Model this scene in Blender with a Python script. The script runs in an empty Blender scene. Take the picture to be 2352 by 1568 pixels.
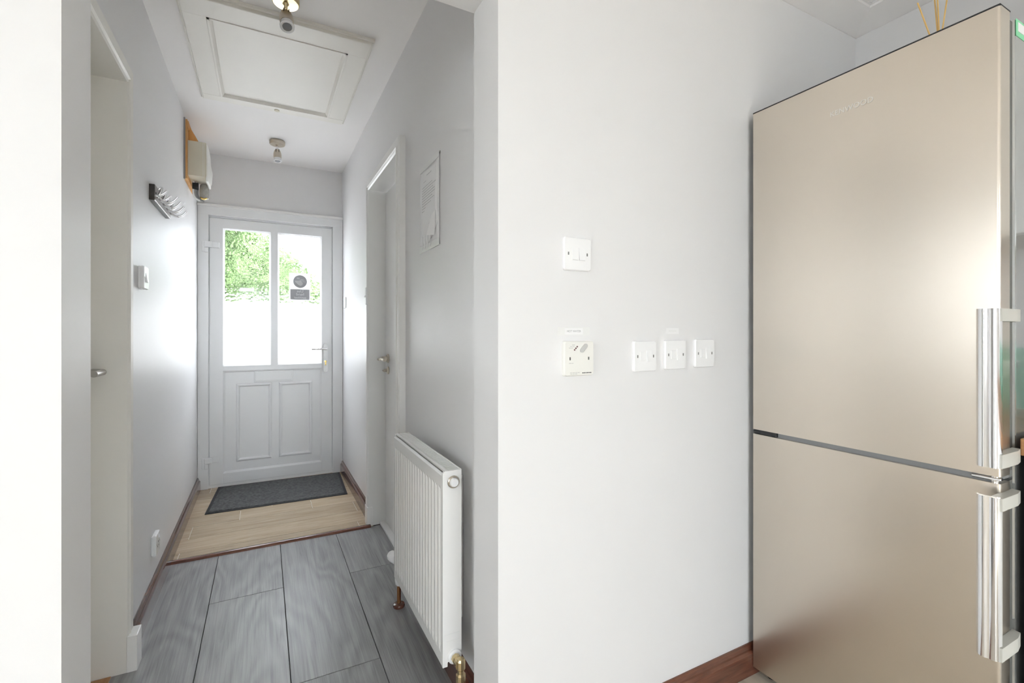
import bpy, bmesh, math, random
from mathutils import Vector, Matrix
random.seed(7)
S = bpy.context.scene
C = S.collection
PI = math.pi

# ------------------------------------------------------------------ camera
cam_d = bpy.data.cameras.new('camera')
cam = bpy.data.objects.new('camera', cam_d); C.objects.link(cam)
cam_d.sensor_width = 36.0
cam_d.lens = 1087.0 / 2352.0 * 36.0
cam_d.shift_y = -22.5 / 2352.0
cam_d.clip_start = 0.02
cam.location = (0, 0, 1.14)
cam.rotation_euler = (PI / 2, 0, -0.48363)
S.camera = cam

# ------------------------------------------------------------------ sky, window light, exposure
SKY = 1.0
W = bpy.data.worlds.new('overcast_sky'); S.world = W; W.use_nodes = True
bg = W.node_tree.nodes['Background']
bg.inputs[0].default_value = (0.95, 0.985, 1.06, 1); bg.inputs[1].default_value = SKY
def portal(name, loc, rot, sx, sy):
    l = bpy.data.lights.new(name, 'AREA'); l.shape = 'RECTANGLE'; l.size = sx; l.size_y = sy
    l.energy = 1.0; l.cycles.is_portal = True
    o = bpy.data.objects.new(name, l); C.objects.link(o); o.location = loc; o.rotation_euler = rot
    return o
portal('patio_door_offscreen', (0.3, -2.72, 1.06), (PI / 2, 0, 0), 1.7, 2.0)
portal('kitchen_window_offscreen', (-3.02, -0.7, 1.5), (PI / 2, 0, -PI / 2), 2.2, 1.2)
portal('front_door_daylight', (0.075, 4.16, 1.395), (PI / 2, 0, PI), 0.68, 1.02)
sun_d = bpy.data.lights.new('sun_offscreen', 'SUN'); sun_d.energy = 2.0; sun_d.angle = math.radians(8); sun_d.color = (1.0, 0.985, 0.97)
sun = bpy.data.objects.new('sun_offscreen', sun_d); C.objects.link(sun); sun.location = (-3, -6, 12)
sun.rotation_euler = Vector((-0.25, -0.5, 0.83)).to_track_quat('Z', 'Y').to_euler()
S.view_settings.view_transform = 'Standard'
S.view_settings.look = 'None'
S.view_settings.gamma = 1.0
S.view_settings.use_curve_mapping = False
S.view_settings.exposure = 3.26
S.cycles.use_denoising = True
S.cycles.max_bounces = 10
S.cycles.diffuse_bounces = 6
S.cycles.use_adaptive_sampling = True
S.cycles.adaptive_threshold = 0.08
S.cycles.adaptive_min_samples = 20
S.cycles.glossy_bounces = 6
S.cycles.transparent_max_bounces = 10
S.cycles.sample_clamp_indirect = 6.0
S.cycles.caustics_refractive = True
S.cycles.caustics_reflective = False

# ------------------------------------------------------------------ materials
def lin(r, g, b):
    f = lambda c: (c / 255 / 12.92) if c / 255 <= 0.04045 else ((c / 255 + 0.055) / 1.055) ** 2.4
    return (f(r), f(g), f(b), 1)
MATS = {}
def base(name):
    m = bpy.data.materials.new(name); m.use_nodes = True; MATS[name] = m
    nt = m.node_tree; return m, nt, nt.nodes['Principled BSDF']
def plain(name, col, rough=0.5, metal=0.0, spec=0.5, var=0.03, scale=30.0, bump=0.0, coat=0.0):
    """paint, plastic or metal with faint procedural mottling"""
    m, nt, p = base(name); N = nt.nodes; L = nt.links
    tc = N.new('ShaderNodeTexCoord'); no = N.new('ShaderNodeTexNoise')
    no.inputs['Scale'].default_value = scale; no.inputs['Detail'].default_value = 3
    L.new(tc.outputs['Object'], no.inputs['Vector'])
    cr = N.new('ShaderNodeValToRGB')
    cr.color_ramp.elements[0].color = tuple(c * (1 - var) for c in col[:3]) + (1,)
    cr.color_ramp.elements[1].color = tuple(min(1, c * (1 + var)) for c in col[:3]) + (1,)
    L.new(no.outputs['Fac'], cr.inputs['Fac']); L.new(cr.outputs['Color'], p.inputs['Base Color'])
    p.inputs['Roughness'].default_value = rough; p.inputs['Metallic'].default_value = metal
    p.inputs['Specular IOR Level'].default_value = spec; p.inputs['Coat Weight'].default_value = coat
    if bump:
        b = N.new('ShaderNodeBump'); b.inputs['Strength'].default_value = bump; b.inputs['Distance'].default_value = 0.002
        L.new(no.outputs['Fac'], b.inputs['Height']); L.new(b.outputs['Normal'], p.inputs['Normal'])
    return m
def wood(name, c0, c1, axis='Y', stretch=9.0, scale=3.0, rough=0.4, ring=0.0, rfreq=34.0, rand=True, coat=0.0, bump=0.15):
    """grain along one axis; per-object random offset and tint"""
    m, nt, p = base(name); N = nt.nodes; L = nt.links
    tc = N.new('ShaderNodeTexCoord'); mp = N.new('ShaderNodeMapping'); oi = N.new('ShaderNodeObjectInfo')
    s = {'X': (1, stretch, stretch), 'Y': (stretch, 1, stretch), 'Z': (stretch, stretch, 1)}[axis]
    mp.inputs['Scale'].default_value = s
    ml = N.new('ShaderNodeMath'); ml.operation = 'MULTIPLY'; ml.inputs[1].default_value = 37.0
    cx = N.new('ShaderNodeCombineXYZ')
    L.new(oi.outputs['Random'], ml.inputs[0])
    for k in 'XYZ': L.new(ml.outputs[0], cx.inputs[k])
    if rand: L.new(cx.outputs[0], mp.inputs['Location'])
    L.new(tc.outputs['Object'], mp.inputs['Vector'])
    n1 = N.new('ShaderNodeTexNoise'); n1.inputs['Scale'].default_value = scale; n1.inputs['Detail'].default_value = 8
    n1.inputs['Roughness'].default_value = 0.65; n1.inputs['Distortion'].default_value = 1.2
    L.new(mp.outputs[0], n1.inputs['Vector'])
    src = n1.outputs['Fac']
    if ring:
        mp2 = N.new('ShaderNodeMapping'); L.new(tc.outputs['Object'], mp2.inputs['Vector'])
        mp2.inputs['Scale'].default_value = {'X': (1, 4.2, 4.2), 'Y': (4.2, 1, 4.2), 'Z': (4.2, 4.2, 1)}[axis]
        if rand: L.new(cx.outputs[0], mp2.inputs['Location'])
        n2 = N.new('ShaderNodeTexNoise'); n2.inputs['Scale'].default_value = 1.1; n2.inputs['Detail'].default_value = 2.5
        n2.inputs['Roughness'].default_value = 0.45
        L.new(mp2.outputs[0], n2.inputs['Vector'])
        m1 = N.new('ShaderNodeMath'); m1.operation = 'MULTIPLY'; m1.inputs[1].default_value = rfreq
        L.new(n2.outputs['Fac'], m1.inputs[0])
        m2 = N.new('ShaderNodeMath'); m2.operation = 'SINE'; L.new(m1.outputs[0], m2.inputs[0])
        m3 = N.new('ShaderNodeMath'); m3.operation = 'MULTIPLY_ADD'; m3.inputs[1].default_value = ring
        L.new(m2.outputs[0], m3.inputs[0]); L.new(n1.outputs['Fac'], m3.inputs[2]); src = m3.outputs[0]
    cr = N.new('ShaderNodeValToRGB'); e = cr.color_ramp.elements
    e[0].position = 0.25; e[1].position = 0.75; e[0].color = c0; e[1].color = c1
    L.new(src, cr.inputs['Fac'])
    hs = N.new('ShaderNodeHueSaturation')
    mr = N.new('ShaderNodeMapRange'); mr.inputs['To Min'].default_value = 0.9; mr.inputs['To Max'].default_value = 1.08
    L.new(oi.outputs['Random'], mr.inputs['Value']); L.new(mr.outputs[0], hs.inputs['Value'])
    L.new(cr.outputs['Color'], hs.inputs['Color']); L.new(hs.outputs[0], p.inputs['Base Color'])
    p.inputs['Roughness'].default_value = rough; p.inputs['Coat Weight'].default_value = coat
    b = N.new('ShaderNodeBump'); b.inputs['Strength'].default_value = bump; b.inputs['Distance'].default_value = 0.001
    L.new(src, b.inputs['Height']); L.new(b.outputs['Normal'], p.inputs['Normal'])
    return m
def steel(name, col, rough, aniso=0.0, streak='Z'):
    m, nt, p = base(name); N = nt.nodes; L = nt.links
    tc = N.new('ShaderNodeTexCoord'); mp = N.new('ShaderNodeMapping')
    mp.inputs['Scale'].default_value = {'Z': (300, 300, 3), 'Y': (300, 3, 300)}[streak]
    no = N.new('ShaderNodeTexNoise'); no.inputs['Scale'].default_value = 1.0; no.inputs['Detail'].default_value = 4
    L.new(tc.outputs['Object'], mp.inputs['Vector']); L.new(mp.outputs[0], no.inputs['Vector'])
    mr = N.new('ShaderNodeMapRange'); mr.inputs['To Min'].default_value = rough * 0.99; mr.inputs['To Max'].default_value = rough * 1.01
    L.new(no.outputs['Fac'], mr.inputs['Value']); L.new(mr.outputs[0], p.inputs['Roughness'])
    p.inputs['Base Color'].default_value = col; p.inputs['Metallic'].default_value = 1.0
    if aniso:
        p.inputs['Anisotropic'].default_value = aniso
        tg = N.new('ShaderNodeTangent'); tg.direction_type = 'RADIAL'; tg.axis = 'Z'
        L.new(tg.outputs[0], p.inputs['Tangent'])
    return m

M_wall = plain('wall_paint', (0.79, 0.784, 0.788, 1), 0.45, spec=0.4, var=0.01, scale=3, bump=0.02)
M_kwall = M_wall
M_ceil = plain('ceiling_paint', (0.93, 0.91, 0.90, 1), 0.7, var=0.01, scale=3)
M_trim = plain('white_gloss_paint', (0.84, 0.835, 0.82, 1), 0.28, var=0.02, scale=8)
M_cream = plain('cream_gloss_paint', (0.82, 0.80, 0.755, 1), 0.35, var=0.02, scale=6)
M_hatch = plain('hatch_cream_paint', (0.90, 0.875, 0.825, 1), 0.45, var=0.02, scale=6)
M_upvc = plain('white_upvc', (0.83, 0.835, 0.84, 1), 0.25, var=0.008, scale=4)
M_plastic = plain('white_plastic', (0.88, 0.88, 0.885, 1), 0.25, var=0.008, scale=20)
M_ivory = plain('ivory_plastic', (0.85, 0.84, 0.80, 1), 0.3, var=0.01, scale=20)
M_boxcream = plain('meter_box_cream', (0.68, 0.63, 0.51, 1), 0.4, var=0.03, scale=20)
M_rad = plain('radiator_enamel', (0.87, 0.865, 0.85, 1), 0.25, var=0.01, scale=10)
M_dark = plain('dark_plastic', (0.02, 0.02, 0.022, 1), 0.5)
M_grey = plain('grey_plastic', (0.30, 0.30, 0.30, 1), 0.5)
M_screw = plain('screw_metal', (0.22, 0.22, 0.21, 1), 0.4, metal=0.6)
M_print = plain('grey_print', (0.38, 0.38, 0.39, 1), 0.7)
M_printd = plain('dark_print', (0.07, 0.07, 0.075, 1), 0.7)
M_paper = plain('paper', (0.86, 0.855, 0.86, 1), 0.7, var=0.01)
M_sign = plain('sign_grey', (0.36, 0.36, 0.37, 1), 0.6)
M_led = plain('red_led', (0.10, 0.01, 0.02, 1), 0.3)
M_tape = plain('frosted_tape', (0.80, 0.80, 0.79, 1), 0.3)
M_chrome = plain('chrome', (0.86, 0.86, 0.87, 1), 0.12, metal=1.0, var=0.01)
M_nickel = plain('satin_nickel', (0.62, 0.56, 0.47, 1), 0.3, metal=1.0, var=0.04)
M_lens = plain('bulb_lens', (0.42, 0.43, 0.44, 1), 0.15, metal=0.7)
M_satin = plain('satin_chrome', (0.50, 0.485, 0.46, 1), 0.28, metal=1.0, var=0.03)
M_brass = plain('brass', (0.72, 0.58, 0.34, 1), 0.25, metal=1.0, var=0.06)
M_gold = plain('gold_brass', (0.85, 0.62, 0.22, 1), 0.2, metal=1.0, var=0.04)
M_copper = plain('copper', (0.62, 0.30, 0.13, 1), 0.22, metal=1.0, var=0.1, scale=60)
M_rackend = wood('rack_dark_wood', (0.02, 0.018, 0.015, 1), (0.07, 0.062, 0.055, 1), 'Y', rough=0.35)
M_mahog = wood('mahogany', (0.06, 0.022, 0.016, 1), (0.17, 0.065, 0.042, 1), 'Y', 14, 3.0, 0.2, coat=0.4)
M_mahogx = wood('mahogany_cross', (0.07, 0.022, 0.014, 1), (0.20, 0.07, 0.04, 1), 'X', 14, 3.0, 0.22, coat=0.4)
M_plank = wood('grey_laminate', (0.19, 0.19, 0.193, 1), (0.375, 0.375, 0.378, 1), 'Y', 42, 2.6, 0.34, ring=0.085, rfreq=60)
M_tile = wood('wood_effect_tile', (0.44, 0.33, 0.21, 1), (0.66, 0.54, 0.39, 1), 'X', 16, 3.0, 0.22, bump=0.08)
M_grout = plain('cream_grout', (0.72, 0.66, 0.55, 1), 0.8)
M_subfloor = plain('dark_joint', (0.03, 0.03, 0.032, 1), 0.8)
M_oak = wood('oak_worktop', (0.36, 0.16, 0.06, 1), (0.62, 0.33, 0.15, 1), 'Y', 14, 3, 0.35, rand=False)
M_pine = wood('pine_board', (0.62, 0.30, 0.09, 1), (0.80, 0.46, 0.17, 1), 'Z', 10, 3, 0.5, rand=False)
M_reed = wood('reed', (0.62, 0.36, 0.09, 1), (0.82, 0.56, 0.22, 1), 'Z', 10, 8, 0.5)
M_kfloor = wood('kitchen_oak_floor', (0.45, 0.39, 0.31, 1), (0.68, 0.61, 0.51, 1), 'Y', 10, 3, 0.4)
M_mat = plain('mat_fibre', (0.11, 0.112, 0.115, 1), 0.95, var=0.9, scale=70, bump=0.8)
M_matedge = plain('mat_rubber', (0.035, 0.036, 0.038, 1), 0.7)
M_fridge = steel('brushed_inox', (0.71, 0.645, 0.565, 1), 0.28, 0.7)
M_fside = plain('fridge_side_grey', (0.50, 0.51, 0.50, 1), 0.12, metal=0.75, var=0.01)
M_gasket = plain('gasket_grey', (0.16, 0.16, 0.15, 1), 0.6)
M_bracket = plain('bracket_warm_grey', (0.60, 0.59, 0.54, 1), 0.35)
M_logo = plain('logo_silver', (0.80, 0.77, 0.73, 1), 0.5)
M_green = plain('green_splashback', (0.16, 0.42, 0.29, 1), 0.15)
M_stickg = plain('green_sticker', (0.25, 0.70, 0.40, 1), 0.5)
M_cab = plain('kitchen_unit_white', (0.80, 0.80, 0.79, 1), 0.25)
M_plinth = plain('dark_plinth', (0.03, 0.028, 0.027, 1), 0.4)
M_render = plain('white_render', (0.85, 0.85, 0.84, 1), 0.9, bump=0.2, scale=60)
M_concrete = plain('pale_concrete', (0.33, 0.33, 0.33, 1), 0.9, var=0.1)
M_leaf = plain('leaf_green', (0.125, 0.20, 0.075, 1), 0.6, var=0.3, scale=3)
M_trunk = plain('bark', (0.12, 0.08, 0.05, 1), 0.9, var=0.4)

def glass_clear():
    m, nt, p = base('clear_glass'); N = nt.nodes; L = nt.links
    t = N.new('ShaderNodeBsdfTransparent'); g = N.new('ShaderNodeBsdfGlossy'); mx = N.new('ShaderNodeMixShader')
    t.inputs[0].default_value = (0.96, 0.98, 0.97, 1); g.inputs['Roughness'].default_value = 0.02; mx.inputs[0].default_value = 0.06
    L.new(t.outputs[0], mx.inputs[1]); L.new(g.outputs[0], mx.inputs[2]); L.new(mx.outputs[0], N['Material Output'].inputs[0])
    return m
M_glass = glass_clear()
def glass_hammered():
    """textured bathroom glass: part of the light goes straight, part is bent by the hammered face"""
    m, nt, p = base('hammered_glass'); N = nt.nodes; L = nt.links
    tc = N.new('ShaderNodeTexCoord'); vo = N.new('ShaderNodeTexVoronoi'); vo.feature = 'SMOOTH_F1'
    vo.inputs['Scale'].default_value = 48; vo.inputs['Smoothness'].default_value = 0.35
    L.new(tc.outputs['Object'], vo.inputs['Vector'])
    b = N.new('ShaderNodeBump'); b.inputs['Strength'].default_value = 0.9; b.inputs['Distance'].default_value = 0.008
    L.new(vo.outputs['Distance'], b.inputs['Height'])
    r = N.new('ShaderNodeBsdfRefraction'); r.inputs['IOR'].default_value = 1.2; r.inputs['Roughness'].default_value = 0.02
    L.new(b.outputs['Normal'], r.inputs['Normal'])
    t = N.new('ShaderNodeBsdfTransparent'); mx = N.new('ShaderNodeMixShader'); mx.inputs[0].default_value = 0.75
    L.new(t.outputs[0], mx.inputs[1]); L.new(r.outputs[0], mx.inputs[2])
    g = N.new('ShaderNodeBsdfGlossy'); g.inputs['Roughness'].default_value = 0.05; L.new(b.outputs['Normal'], g.inputs['Normal'])
    m2 = N.new('ShaderNodeMixShader'); m2.inputs[0].default_value = 0.05
    L.new(mx.outputs[0], m2.inputs[1]); L.new(g.outputs[0], m2.inputs[2])
    L.new(m2.outputs[0], N['Material Output'].inputs[0])
    return m
M_hammer = glass_hammered()
def translucent_white():
    m, nt, p = base('frosted_vinyl'); N = nt.nodes; L = nt.links
    t = N.new('ShaderNodeBsdfTranslucent'); t.inputs[0].default_value = (0.9, 0.9, 0.9, 1)
    d = N.new('ShaderNodeBsdfDiffuse'); d.inputs[0].default_value = (0.85, 0.85, 0.85, 1)
    mx = N.new('ShaderNodeMixShader'); mx.inputs[0].default_value = 0.5
    L.new(t.outputs[0], mx.inputs[1]); L.new(d.outputs[0], mx.inputs[2]); L.new(mx.outputs[0], N['Material Output'].inputs[0])
    return m
M_vinyl = translucent_white()
def vinyl_grey():
    m, nt, p = base('grey_vinyl_print'); N = nt.nodes; L = nt.links
    t = N.new('ShaderNodeBsdfTranslucent'); t.inputs[0].default_value = (0.55, 0.55, 0.56, 1)
    d = N.new('ShaderNodeBsdfDiffuse'); d.inputs[0].default_value = (0.5, 0.5, 0.51, 1)
    mx = N.new('ShaderNodeMixShader'); mx.inputs[0].default_value = 0.5
    L.new(t.outputs[0], mx.inputs[1]); L.new(d.outputs[0], mx.inputs[2]); L.new(mx.outputs[0], N['Material Output'].inputs[0])
    return m
M_vinylg = vinyl_grey()

# ------------------------------------------------------------------ mesh helpers (all coordinates are world metres)
class B:
    def __init__(s): s.bm = bmesh.new()
    def box(s, x0, x1, y0, y1, z0, z1, bev=0.0, seg=2):
        t = bmesh.new(); bmesh.ops.create_cube(t, size=1.0)
        bmesh.ops.scale(t, vec=(abs(x1 - x0), abs(y1 - y0), abs(z1 - z0)), verts=t.verts)
        bmesh.ops.translate(t, vec=((x0 + x1) / 2, (y0 + y1) / 2, (z0 + z1) / 2), verts=t.verts)
        if bev: bmesh.ops.bevel(t, geom=list(t.edges), offset=bev, segments=seg, affect='EDGES', profile=0.5)
        return s._add(t)
    def _add(s, t, smooth=False):
        me = bpy.data.meshes.new('tmp'); t.to_mesh(me); t.free()
        if smooth:
            for p in me.polygons: p.use_smooth = True
        s.bm.from_mesh(me); bpy.data.meshes.remove(me); return s
    def raw(s, verts, faces, smooth=False):
        t = bmesh.new(); vs = [t.verts.new(v) for v in verts]
        for f in faces:
            try: t.faces.new([vs[i] for i in f])
            except ValueError: pass
        bmesh.ops.recalc_face_normals(t, faces=t.faces)
        return s._add(t, smooth)
    def lathe(s, prof, loc=(0, 0, 0), axis=(0, 0, 1), seg=28, smooth=True):
        """prof: (radius, height) pairs along the axis"""
        q = Vector((0, 0, 1)).rotation_difference(Vector(axis).normalized()); vs = []; fs = []; n = len(prof)
        for r, h in prof:
            for k in range(seg):
                a = 2 * PI * k / seg
                vs.append(tuple(q @ Vector((r * math.cos(a), r * math.sin(a), h)) + Vector(loc)))
        for i in range(n - 1):
            for k in range(seg):
                k2 = (k + 1) % seg; fs.append((i * seg + k, i * seg + k2, (i + 1) * seg + k2, (i + 1) * seg + k))
        fs.append(tuple(range(seg))[::-1]); fs.append(tuple(range((n - 1) * seg, n * seg)))
        return s.raw(vs, fs, smooth)
    def tube(s, pts, r, seg=12, smooth=True, sub=0):
        P = [Vector(p) for p in pts]
        if sub:
            Q = []
            for i in range(len(P) - 1):
                p0 = P[max(i - 1, 0)]; p1 = P[i]; p2 = P[i + 1]; p3 = P[min(i + 2, len(P) - 1)]
                for k in range(sub):
                    t = k / sub
                    Q.append(0.5 * ((2 * p1) + (p2 - p0) * t + (2 * p0 - 5 * p1 + 4 * p2 - p3) * t * t + (3 * p1 - p0 - 3 * p2 + p3) * t ** 3))
            Q.append(P[-1]); P = Q
        rr = r if isinstance(r, (list, tuple)) else None
        vs = []; fs = []; n = len(P); ref = None
        for i, p in enumerate(P):
            d = (P[min(i + 1, n - 1)] - P[max(i - 1, 0)]).normalized()
            if ref is None:
                ref = Vector((0, 0, 1)) if abs(d.z) < 0.9 else Vector((1, 0, 0))
            a = d.cross(ref).normalized(); b = a.cross(d).normalized(); ref = b
            if rr is None: rad = r
            else:
                t = i / (n - 1) * (len(rr) - 1); j = min(int(t), len(rr) - 2); rad = rr[j] + (rr[j + 1] - rr[j]) * (t - j)
            for k in range(seg):
                w = 2 * PI * k / seg; vs.append(tuple(p + a * rad * math.cos(w) + b * rad * math.sin(w)))
        for i in range(n - 1):
            for k in range(seg):
                k2 = (k + 1) % seg; fs.append((i * seg + k, i * seg + k2, (i + 1) * seg + k2, (i + 1) * seg + k))
        fs.append(tuple(range(seg))[::-1]); fs.append(tuple(range((n - 1) * seg, n * seg)))
        return s.raw(vs, fs, smooth)
    def prism(s, prof, d0, d1, f, smooth=False):
        """extrude a closed 2-D profile; f(a, b, d) -> (x, y, z)"""
        n = len(prof); vs = [f(a, b, d0) for a, b in prof] + [f(a, b, d1) for a, b in prof]
        fs = [(i, (i + 1) % n, n + (i + 1) % n, n + i) for i in range(n)] + [tuple(range(n))[::-1], tuple(range(n, 2 * n))]
        return s.raw(vs, fs, smooth)
def root_loc(o):
    while o.parent: o = o.parent
    return o.location.copy()
def obj(name, b, mat, parent=None, loc=None, edge=None):
    """link a builder as one mesh object; mats may be a list"""
    bm = b.bm
    off = root_loc(parent) if parent else (Vector(loc) if loc else Vector((0, 0, 0)))
    bmesh.ops.translate(bm, vec=-off, verts=bm.verts)
    me = bpy.data.meshes.new(name); bm.to_mesh(me); bm.free()
    o = bpy.data.objects.new(name, me); C.objects.link(o)
    for m in (mat if isinstance(mat, (list, tuple)) else [mat]): me.materials.append(m)
    if parent: o.parent = parent
    else: o.location = off
    if any(p.use_smooth for p in me.polygons):
        try: me.set_sharp_from_angle(angle=math.radians(40))
        except Exception: pass
    return o
def tag(o, label=None, cat=None, group=None, kind=None):
    if label: o['label'] = label
    if cat: o['category'] = cat
    if group: o['group'] = group
    if kind: o['kind'] = kind
    return o
def thing(name, label, cat, loc, group=None, kind=None):
    o = bpy.data.objects.new(name, None); C.objects.link(o); o.location = loc; o.empty_display_size = 0.05
    return tag(o, label, cat, group, kind)
def text(name, body, size, loc, mat, parent, right, up, depth=0.0004, mirror=False, align='CENTER', bold=0.0):
    """flat lettering; right/up are world directions of the reading direction"""
    cu = bpy.data.curves.new('tmp_text', 'FONT'); cu.body = body; cu.size = size; cu.align_x = align; cu.align_y = 'CENTER'
    cu.extrude = depth; cu.offset = bold; cu.resolution_u = 3
    t = bpy.data.objects.new('tmp_text', cu); C.objects.link(t)
    dg = bpy.context.evaluated_depsgraph_get(); dg.update()
    me = bpy.data.meshes.new_from_object(t.evaluated_get(dg))
    bpy.data.objects.remove(t); bpy.data.curves.remove(cu)
    R = Vector(right).normalized(); U = Vector(up).normalized(); Nn = R.cross(U)
    if mirror: R = -R
    off = Vector(loc) - root_loc(parent)
    for v in me.vertices: v.co = off + R * v.co.x + U * v.co.y + Nn * v.co.z
    me.name = name; me.materials.clear(); me.materials.append(mat)
    o = bpy.data.objects.new(name, me); C.objects.link(o); o.parent = parent
    return o

# ------------------------------------------------------------------ measures
XL, XR = -0.42, 0.572            # hall walls
YE = 4.08                        # end wall
ZC = 2.439                       # hall ceiling
YW, YW2 = 1.04, 1.19             # partition between kitchen and hall
JL, JR = -0.296, 0.508           # opening in it
ZL = 2.007                       # underside of its lintel
KX0, KX1, KY0, ZK = -2.9, 2.103, -2.6, 2.36

def struct(name, b, m, label, cat, parent=None):
    o = obj(name, b, m, parent); return tag(o, label, cat, kind='structure')

# ------------------------------------------------------------------ shell
b = B(); b.box(KX0 - 0.12, JL, YW, YW2, 0, 2.6); b.box(JR, KX1 + 0.12, YW, YW2, 0, 2.6); b.box(JL, JR, YW, YW2, ZL, 2.6)
struct('wall_front', b, M_kwall, 'pale grey kitchen wall with the open doorway into the hall', 'wall')
b = B(); b.box(KX1, KX1 + 0.12, KY0 - 0.12, YW, 0, 2.6)
struct('wall_right', b, M_kwall, 'pale grey kitchen wall behind the steel fridge', 'wall')
b = B(); b.box(KX0 - 0.12, KX0, KY0 - 0.12, -1.8, 0, 2.6); b.box(KX0 - 0.12, KX0, 0.4, YW, 0, 2.6)
b.box(KX0 - 0.12, KX0, -1.8, 0.4, 0, 0.9); b.box(KX0 - 0.12, KX0, -1.8, 0.4, 2.1, 2.6)
struct('wall_left', b, M_kwall, 'pale grey kitchen side wall with a window', 'wall')
b = B(); b.box(KX0, -0.55, KY0 - 0.12, KY0, 0, 2.6); b.box(1.15, KX1, KY0 - 0.12, KY0, 0, 2.6); b.box(-0.55, 1.15, KY0 - 0.12, KY0, 2.06, 2.6)
struct('wall_back', b, M_kwall, 'pale grey kitchen back wall with glazed patio doors', 'wall')
b = B(); b.box(KX0, KX1, KY0, YW, ZK, ZK + 0.1)
struct('ceiling', b, M_ceil, 'white kitchen ceiling above the fridge', 'ceiling')
b = B()
PR = [(0, 0), (0, -0.046), (0.004, -0.046), (0.096, -0.010), (0.098, -0.003), (0.106, -0.002), (0.106, 0)]
b.prism(PR, KX0, KX1, lambda a, c, d: (d, YW - a, ZK + c))
b.prism(PR, KY0, YW, lambda a, c, d: (KX1 - a, d, ZK + c))
struct('trim_1', b, M_ceil, 'white moulded coving round the kitchen ceiling', 'coving')
b = B(); b.box(KX0, KX1, KY0, YW2, -0.06, -0.001)
fk = struct('floor', b, M_subfloor, 'golden oak board floor of the kitchen', 'floor')
x = KX0; i = 0
while x < KX1 - 0.01:
    x1 = min(x + 0.19, KX1)
    y = KY0 - random.random() * 0.8
    while y < YW2:
        y0 = max(y, KY0); y1 = min(y + 1.2, YW if (x1 < JL or x > JR) else YW2)
        if y1 - y0 > 0.02:
            bb = B(); bb.box(x + 0.001, x1 - 0.001, y0 + 0.001, y1 - 0.001, -0.012, 0.0)
            obj('floor_board', bb, M_kfloor, fk)
        y += 1.2
    x = x1
# hall
b = B(); b.box(XL - 0.12, XL, YW2, 1.255, 0, 2.6); b.box(XL - 0.12, XL, 2.015, YE + 0.12, 0, 2.6); b.box(XL - 0.12, XL, 1.255, 2.015, 1.99, 2.6)
struct('wall_left.001', b, M_wall, 'pale grey hall wall with the coat hooks', 'wall')
b = B(); b.box(XR, XR + 0.12, YW2, 2.175, 0, 2.6); b.box(XR, XR + 0.12, 2.865, YE + 0.12, 0, 2.6); b.box(XR, XR + 0.12, 2.175, 2.865, 1.985, 2.6)
struct('wall_right.001', b, M_wall, 'pale grey hall wall with the radiator', 'wall')
b = B(); b.box(XL, XR, YE, YE + 0.12, 2.05, 2.6); b.box(XL - 0.12, -0.436, YE + 0.02, YE + 0.12, 0, 2.05)
struct('wall_end', b, M_wall, 'grey wall above the white front door', 'wall')
b = B(); b.box(XL, XR, YW2, YE, ZC, ZC + 0.1)
struct('ceiling.001', b, M_ceil, 'white hall ceiling with the loft hatch', 'ceiling')

# hall floor: laminate planks and, past the strip, wood-effect tiles
b = B(); b.box(XL - 0.12, XR + 0.12, YW2 + 0.001, YE + 0.2, -0.06, -0.006)
fh = struct('floor.001', b, M_subfloor, 'grey laminate plank floor of the hall', 'floor')
cols = [(-0.62, -0.202, [1.2, 1.75, 2.84]), (-0.202, 0.0795, [1.2, 2.343, 2.84]), (0.0795, 0.362, [1.2, 1.68, 2.84]), (0.362, 0.66, [1.2, 2.337, 2.84])]
cols[0] = (-0.53, -0.202, [1.2, 1.31, 2.84])
for x0, x1, ys in cols:
    for y0, y1 in zip(ys, ys[1:]):
        g = 0.0012
        bb = B(); bb.box(x0 + g, x1 - g, y0 + g, y1 - g, -0.012, 0.0, 0.0008, 1)
        pl = obj('plank', bb, M_plank, fh)
        c = Vector(((x0 + x1) / 2, (y0 + y1) / 2, 0)); pl.data.transform(Matrix.Translation(-c)); pl.location = c
b = B(); b.box(XL, XR, 2.84, YE + 0.1, -0.02, -0.0015)
gr = obj('grout', b, M_grout, fh)
rows = [(2.85, 2.95, [-0.42, -0.382, 0.50, 0.572]), (2.95, 3.128, [-0.42, 0.572]), (3.128, 3.312, [-0.42, -0.364, 0.531, 0.572]),
        (3.312, 3.475, [-0.42, -0.128, 0.282, 0.572]), (3.475, 3.65, [-0.42, 0.05, 0.572]), (3.65, 3.83, [-0.42, -0.2, 0.4, 0.572]),
        (3.83, 3.955, [-0.42, 0.572]), (3.955, 4.12, [-0.42, -0.335, 0.25, 0.572])]
for y0, y1, xs in rows:
    for x0, x1 in zip(xs, xs[1:]):
        g = 0.0016
        bb = B(); bb.box(x0 + g, x1 - g, y0 + g, y1 - g, -0.012, 0.0, 0.0006, 1)
        pl = obj('floor_tile', bb, M_tile, fh)
        c = Vector(((x0 + x1) / 2, (y0 + y1) / 2, 0)); pl.data.transform(Matrix.Translation(-c)); pl.location = c
b = B(); b.prism([(-0.02, 0), (-0.018, 0.005), (-0.011, 0.010), (0, 0.012), (0.011, 0.010), (0.018, 0.005), (0.02, 0)], -0.402, 0.555, lambda a, c, d: (d, 2.842 + a, c), True)
struct('trim_2', b, M_mahogx, 'rounded dark mahogany strip between grey planks and tan tiles', 'threshold strip')

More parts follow.
